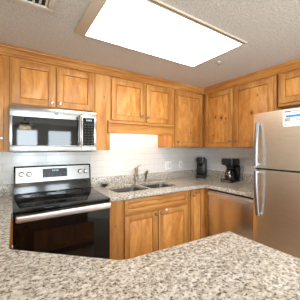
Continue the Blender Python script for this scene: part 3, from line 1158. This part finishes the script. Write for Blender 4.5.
# ------------------------------------------------------------------ coffee maker (faces the room's left)
root = thing('coffee_maker', 'black drip coffee maker with glass carafe on the worktop beside the refrigerator', 'coffee maker', (-0.058, -0.645, CZ), -PI / 2 + 0.10)
BLKG = plain('black_gloss_plastic', (16, 16, 17), 0.22)
m = MB(); m.prism(rrect(-0.092, 0.092, -0.225, -0.005, 0.03), 0.0005, 0.034, 0.005); m.build('base', BLKG, root)
m = MB(); m.box(-0.062, 0.062, -0.2275, -0.2235, 0.007, 0.029, 0.0015); o = m.build('front_plate', CHROME, root)
m = MB(); m.cyl((0, -0.128, 0.0345), (0, -0.128, 0.038), 0.062, n=32); m.build('warming_plate', DARK, root)
m = MB(); m.box(-0.090, 0.090, -0.062, -0.006, 0.0345, 0.225, 0.010); m.build('water_tank', BLKG, root)
m = MB(); m.prism(rrect(-0.092, 0.092, -0.208, -0.006, 0.035), 0.2255, 0.315, 0.010)
m.cyl((0, -0.128, 0.190), (0, -0.128, 0.2254), 0.042, 0.060, 28)
m.build('brew_head', BLKG, root)
m = MB(); m.box(-0.05, 0.05, -0.2105, -0.2070, 0.262, 0.290, 0.001); m.build('head_trim', DARK, root)
m = MB()
m.lathe([(0.048, 0.0385), (0.060, 0.044), (0.064, 0.070), (0.062, 0.095), (0.052, 0.128), (0.046, 0.140), (0.0445, 0.140), (0.050, 0.127), (0.060, 0.094), (0.062, 0.070), (0.058, 0.046), (0.005, 0.0415)], (0, -0.128, 0), n=32)
car = m.build('carafe', glass_pane('carafe_glass', 0.16, (0.72, 0.70, 0.68, 1)), root)
m = MB(); m.lathe([(0.0465, 0.1405), (0.049, 0.143), (0.048, 0.160), (0.036, 0.172), (0.004, 0.174)], (0, -0.128, 0)); m.build('carafe_lid', BLKG, car)
m = MB(); m.tube([(0.0, -0.175, 0.148), (0.0, -0.212, 0.146), (0.0, -0.225, 0.120), (0.0, -0.216, 0.080), (0.0, -0.196, 0.064)], 0.008, 10, 1.3, up=(1, 0, 0)); m.build('carafe_handle', BLKG, car)
m = MB()
pts = [(0.088, -0.03, 0.150), (0.105, -0.022, 0.185), (0.122, -0.018, 0.212), (0.136, -0.014, 0.214), (0.138, -0.010, 0.190), (0.126, -0.008, 0.150), (0.116, -0.006, 0.060), (0.112, -0.010, 0.006)]
m.tube(pts, 0.0035, 8)
m.build('power_cord', BLACK, root)

# slim brewer in the corner
root = thing('capsule_brewer', 'slim black upright brewer with overhanging head in the worktop corner', 'coffee maker', (-0.190, -0.150, CZ), -0.95)
root.scale = (1.15, 1.15, 1.10)
m = MB(); m.prism(rrect(-0.062, 0.062, -0.115, 0.100, 0.022), 0.0005, 0.032, 0.006); m.build('base', BLACK, root)
m = MB(); m.box(-0.058, 0.058, -0.030, 0.035, 0.0325, 0.215, 0.012); m.build('column', BLACK, root)
m = MB(); m.prism(rrect(-0.058, 0.058, -0.120, 0.034, 0.028), 0.2155, 0.288, 0.012); m.cyl((0, -0.075, 0.170), (0, -0.075, 0.2154), 0.022, 0.030); m.build('brew_head', BLKG, root)
m = MB(); m.prism(rrect(-0.064, 0.064, 0.0365, 0.102, 0.018), 0.0325, 0.262, 0.008); m.build('water_tank', plain('smoked_tank', (34, 35, 38), 0.15), root)
m = MB(); m.prism(rrect(-0.048, 0.048, -0.108, -0.036, 0.02), 0.0325, 0.038, 0.002); m.build('drip_tray', DARK, root)

# ------------------------------------------------------------------ under-cabinet light
root = thing('under_cabinet_light', 'slim lit tube lamp under the cabinet over the sink, behind the valance', 'lamp', (-1.70, -0.20, 1.6255))
m = MB(); m.box(0.0, 0.72, -0.04, 0.04, 0.020, 0.0385, 0.003); m.build('housing', WHITE, root)
m = MB(); m.cyl((0.02, 0.0, 0.006), (0.70, 0.0, 0.006), 0.0125, n=14); m.build('tube', emit('warm_tube', (255, 236, 206), UNDER_LIGHT), root)

# ------------------------------------------------------------------ ceiling light box
x0, x1, y0, y1 = LP
root = thing('ceiling_light', 'large rectangular fluorescent ceiling light with bright white diffuser', 'ceiling light', ((x0 + x1) / 2, (y0 + y1) / 2, CEIL - 0.014))
hx, hy = (x1 - x0) / 2, (y1 - y0) / 2
m = MB()
FRM = plain('frame_cream', (206, 190, 170), 0.55)
fl, fn, fr_, ff = 0.076, 0.034, 0.018, 0.007      # left, near, right, far widths
m.box(-hx, -hx + fl, -hy, hy, 0.0, 0.0135, 0.003)
m.box(hx - fr_, hx, -hy, hy, 0.0, 0.0135, 0.003)
m.box(-hx + fl, hx - fr_, -hy, -hy + fn, 0.0003, 0.0135, 0.003)
m.box(-hx + fl, hx - fr_, hy - ff, hy, 0.0003, 0.0135, 0.003)
m.build('frame', FRM, root)
m = MB(); m.box(-hx + fl - 0.002, hx - fr_ + 0.002, -hy + fn - 0.002, hy - ff + 0.002, 0.003, 0.009)
m.build('diffuser', emit('lit_diffuser', (255, 250, 242), LIGHT_PANEL), root)
m = MB(); m.box(-hx + 0.01, hx - 0.01, -hy + 0.009, -hy + 0.013, -0.0012, 0.0002); m.build('seam', DARK, root)
for sx in (-0.4, 0.05, 0.5):
    m = MB(); m.cyl((sx, -hy + 0.020, -0.002), (sx, -hy + 0.020, 0.001), 0.006, n=12); m.build('screw', CHROME, root)

# ceiling vent
root = thing('ceiling_vent', 'white louvred air vent in the ceiling at the upper left', 'vent', (-2.600, -1.158, CEIL - 0.012))
m = MB()
a, b_ = 0.155, 0.125
w_ = 0.032
m.box(-a, a, b_ - w_, b_, 0, 0.0115, 0.003); m.box(-a, a, -b_, -b_ + w_, 0, 0.0115, 0.003)
m.box(-a, -a + w_, -b_ + w_, b_ - w_, 0.0002, 0.0115, 0.003); m.box(a - w_, a, -b_ + w_, b_ - w_, 0.0002, 0.0115, 0.003)
m.build('frame', WHITE_METAL, root)
m = MB(); m.box(-a + w_, a - w_, -b_ + w_, b_ - w_, 0.0105, 0.0117); m.build('duct_opening', BLACK_MAT, root)
ns = 8
for k in range(ns):
    xx = -a + w_ + 0.010 + (2 * a - 2 * w_ - 0.020) * k / (ns - 1)
    m = MB(); m.extr([(-0.006, 0.0010), (-0.0045, 0.0005), (0.006, 0.0095), (0.0045, 0.0100)], -b_ + w_, b_ - w_)
    s = m.build('slat', WHITE_METAL, root)
    s.rotation_euler = (0, 0, PI / 2)
    s.location = (xx, 0, 0)

# fire sprinkler
root = thing('sprinkler_head', 'small white fire sprinkler head hanging from the ceiling beside the light', 'sprinkler', (-0.955, -1.095, CEIL - 0.0295))
root.scale = (0.65, 0.65, 0.65)
m = MB(); m.lathe([(0.012, 0.030), (0.028, 0.036), (0.030, 0.0445), (0.006, 0.0447)]); m.build('escutcheon', WHITE_METAL, root)
m = MB(); m.cyl((0, 0, 0.020), (0, 0, 0.0298), 0.007, n=14)
m.tube([(-0.006, 0, 0.028), (-0.012, 0, 0.016), (-0.006, 0, 0.004)], 0.002, 8, up=(0, 1, 0)); m.tube([(0.006, 0, 0.028), (0.012, 0, 0.016), (0.006, 0, 0.004)], 0.002, 8, up=(0, 1, 0))
m.build('frame_arm', WHITE_METAL, root)
m = MB(); m.cyl((0, 0, 0.0), (0, 0, 0.0035), 0.014, n=20); m.build('deflector', CHROME, root)

# ceiling fan in the living area, seen mirrored in the microwave glass
root = thing('ceiling_fan', 'ceiling fan with lit glass shades in the living area, mirrored in the microwave', 'ceiling fan', (-2.42, -4.6, 1.84))
BRZ = plain('fan_bronze', (62, 48, 40), 0.4, 0.6)
m = MB(); m.cyl((0, 0, 0.20), (0, 0, 0.381), 0.012); m.lathe([(0.03, 0.33), (0.06, 0.36), (0.065, 0.381)]); m.build('downrod', BRZ, root)
m = MB(); m.lathe([(0.03, 0.11), (0.09, 0.12), (0.11, 0.15), (0.10, 0.19), (0.03, 0.21)]); m.build('motor', BRZ, root)
for k in range(5):
    m = MB(); m.prism(rrect(0.10, 0.60, -0.06, 0.06, 0.03), 0.160, 0.166)
    bl = m.build('blade', BRZ, root); bl.rotation_euler = (0, 0, 2 * PI * k / 5 + 0.3)
GLOW = emit('warm_shade', (255, 226, 186), 14.0)
for k in range(3):
    a = 2 * PI * k / 3 + 0.5
    m = MB(); m.lathe([(0.018, 0.10), (0.04, 0.08), (0.055, 0.04), (0.05, 0.02), (0.02, 0.012)], (0.09 * math.cos(a), 0.09 * math.sin(a), 0.0)); m.build('lamp_shade', GLOW, root)

# repeats belong together
GROUPS = {'wall_cabinet': 'wooden wall cabinets', 'base_cabinet': 'wooden base cabinets', 'wall_outlet': 'white wall plates', 'granite_worktop': 'granite worktops'}
for o in bpy.data.objects:
    k = o.name.split('.')[0]
    if o.parent is None and k in GROUPS:
        o['group'] = GROUPS[k]
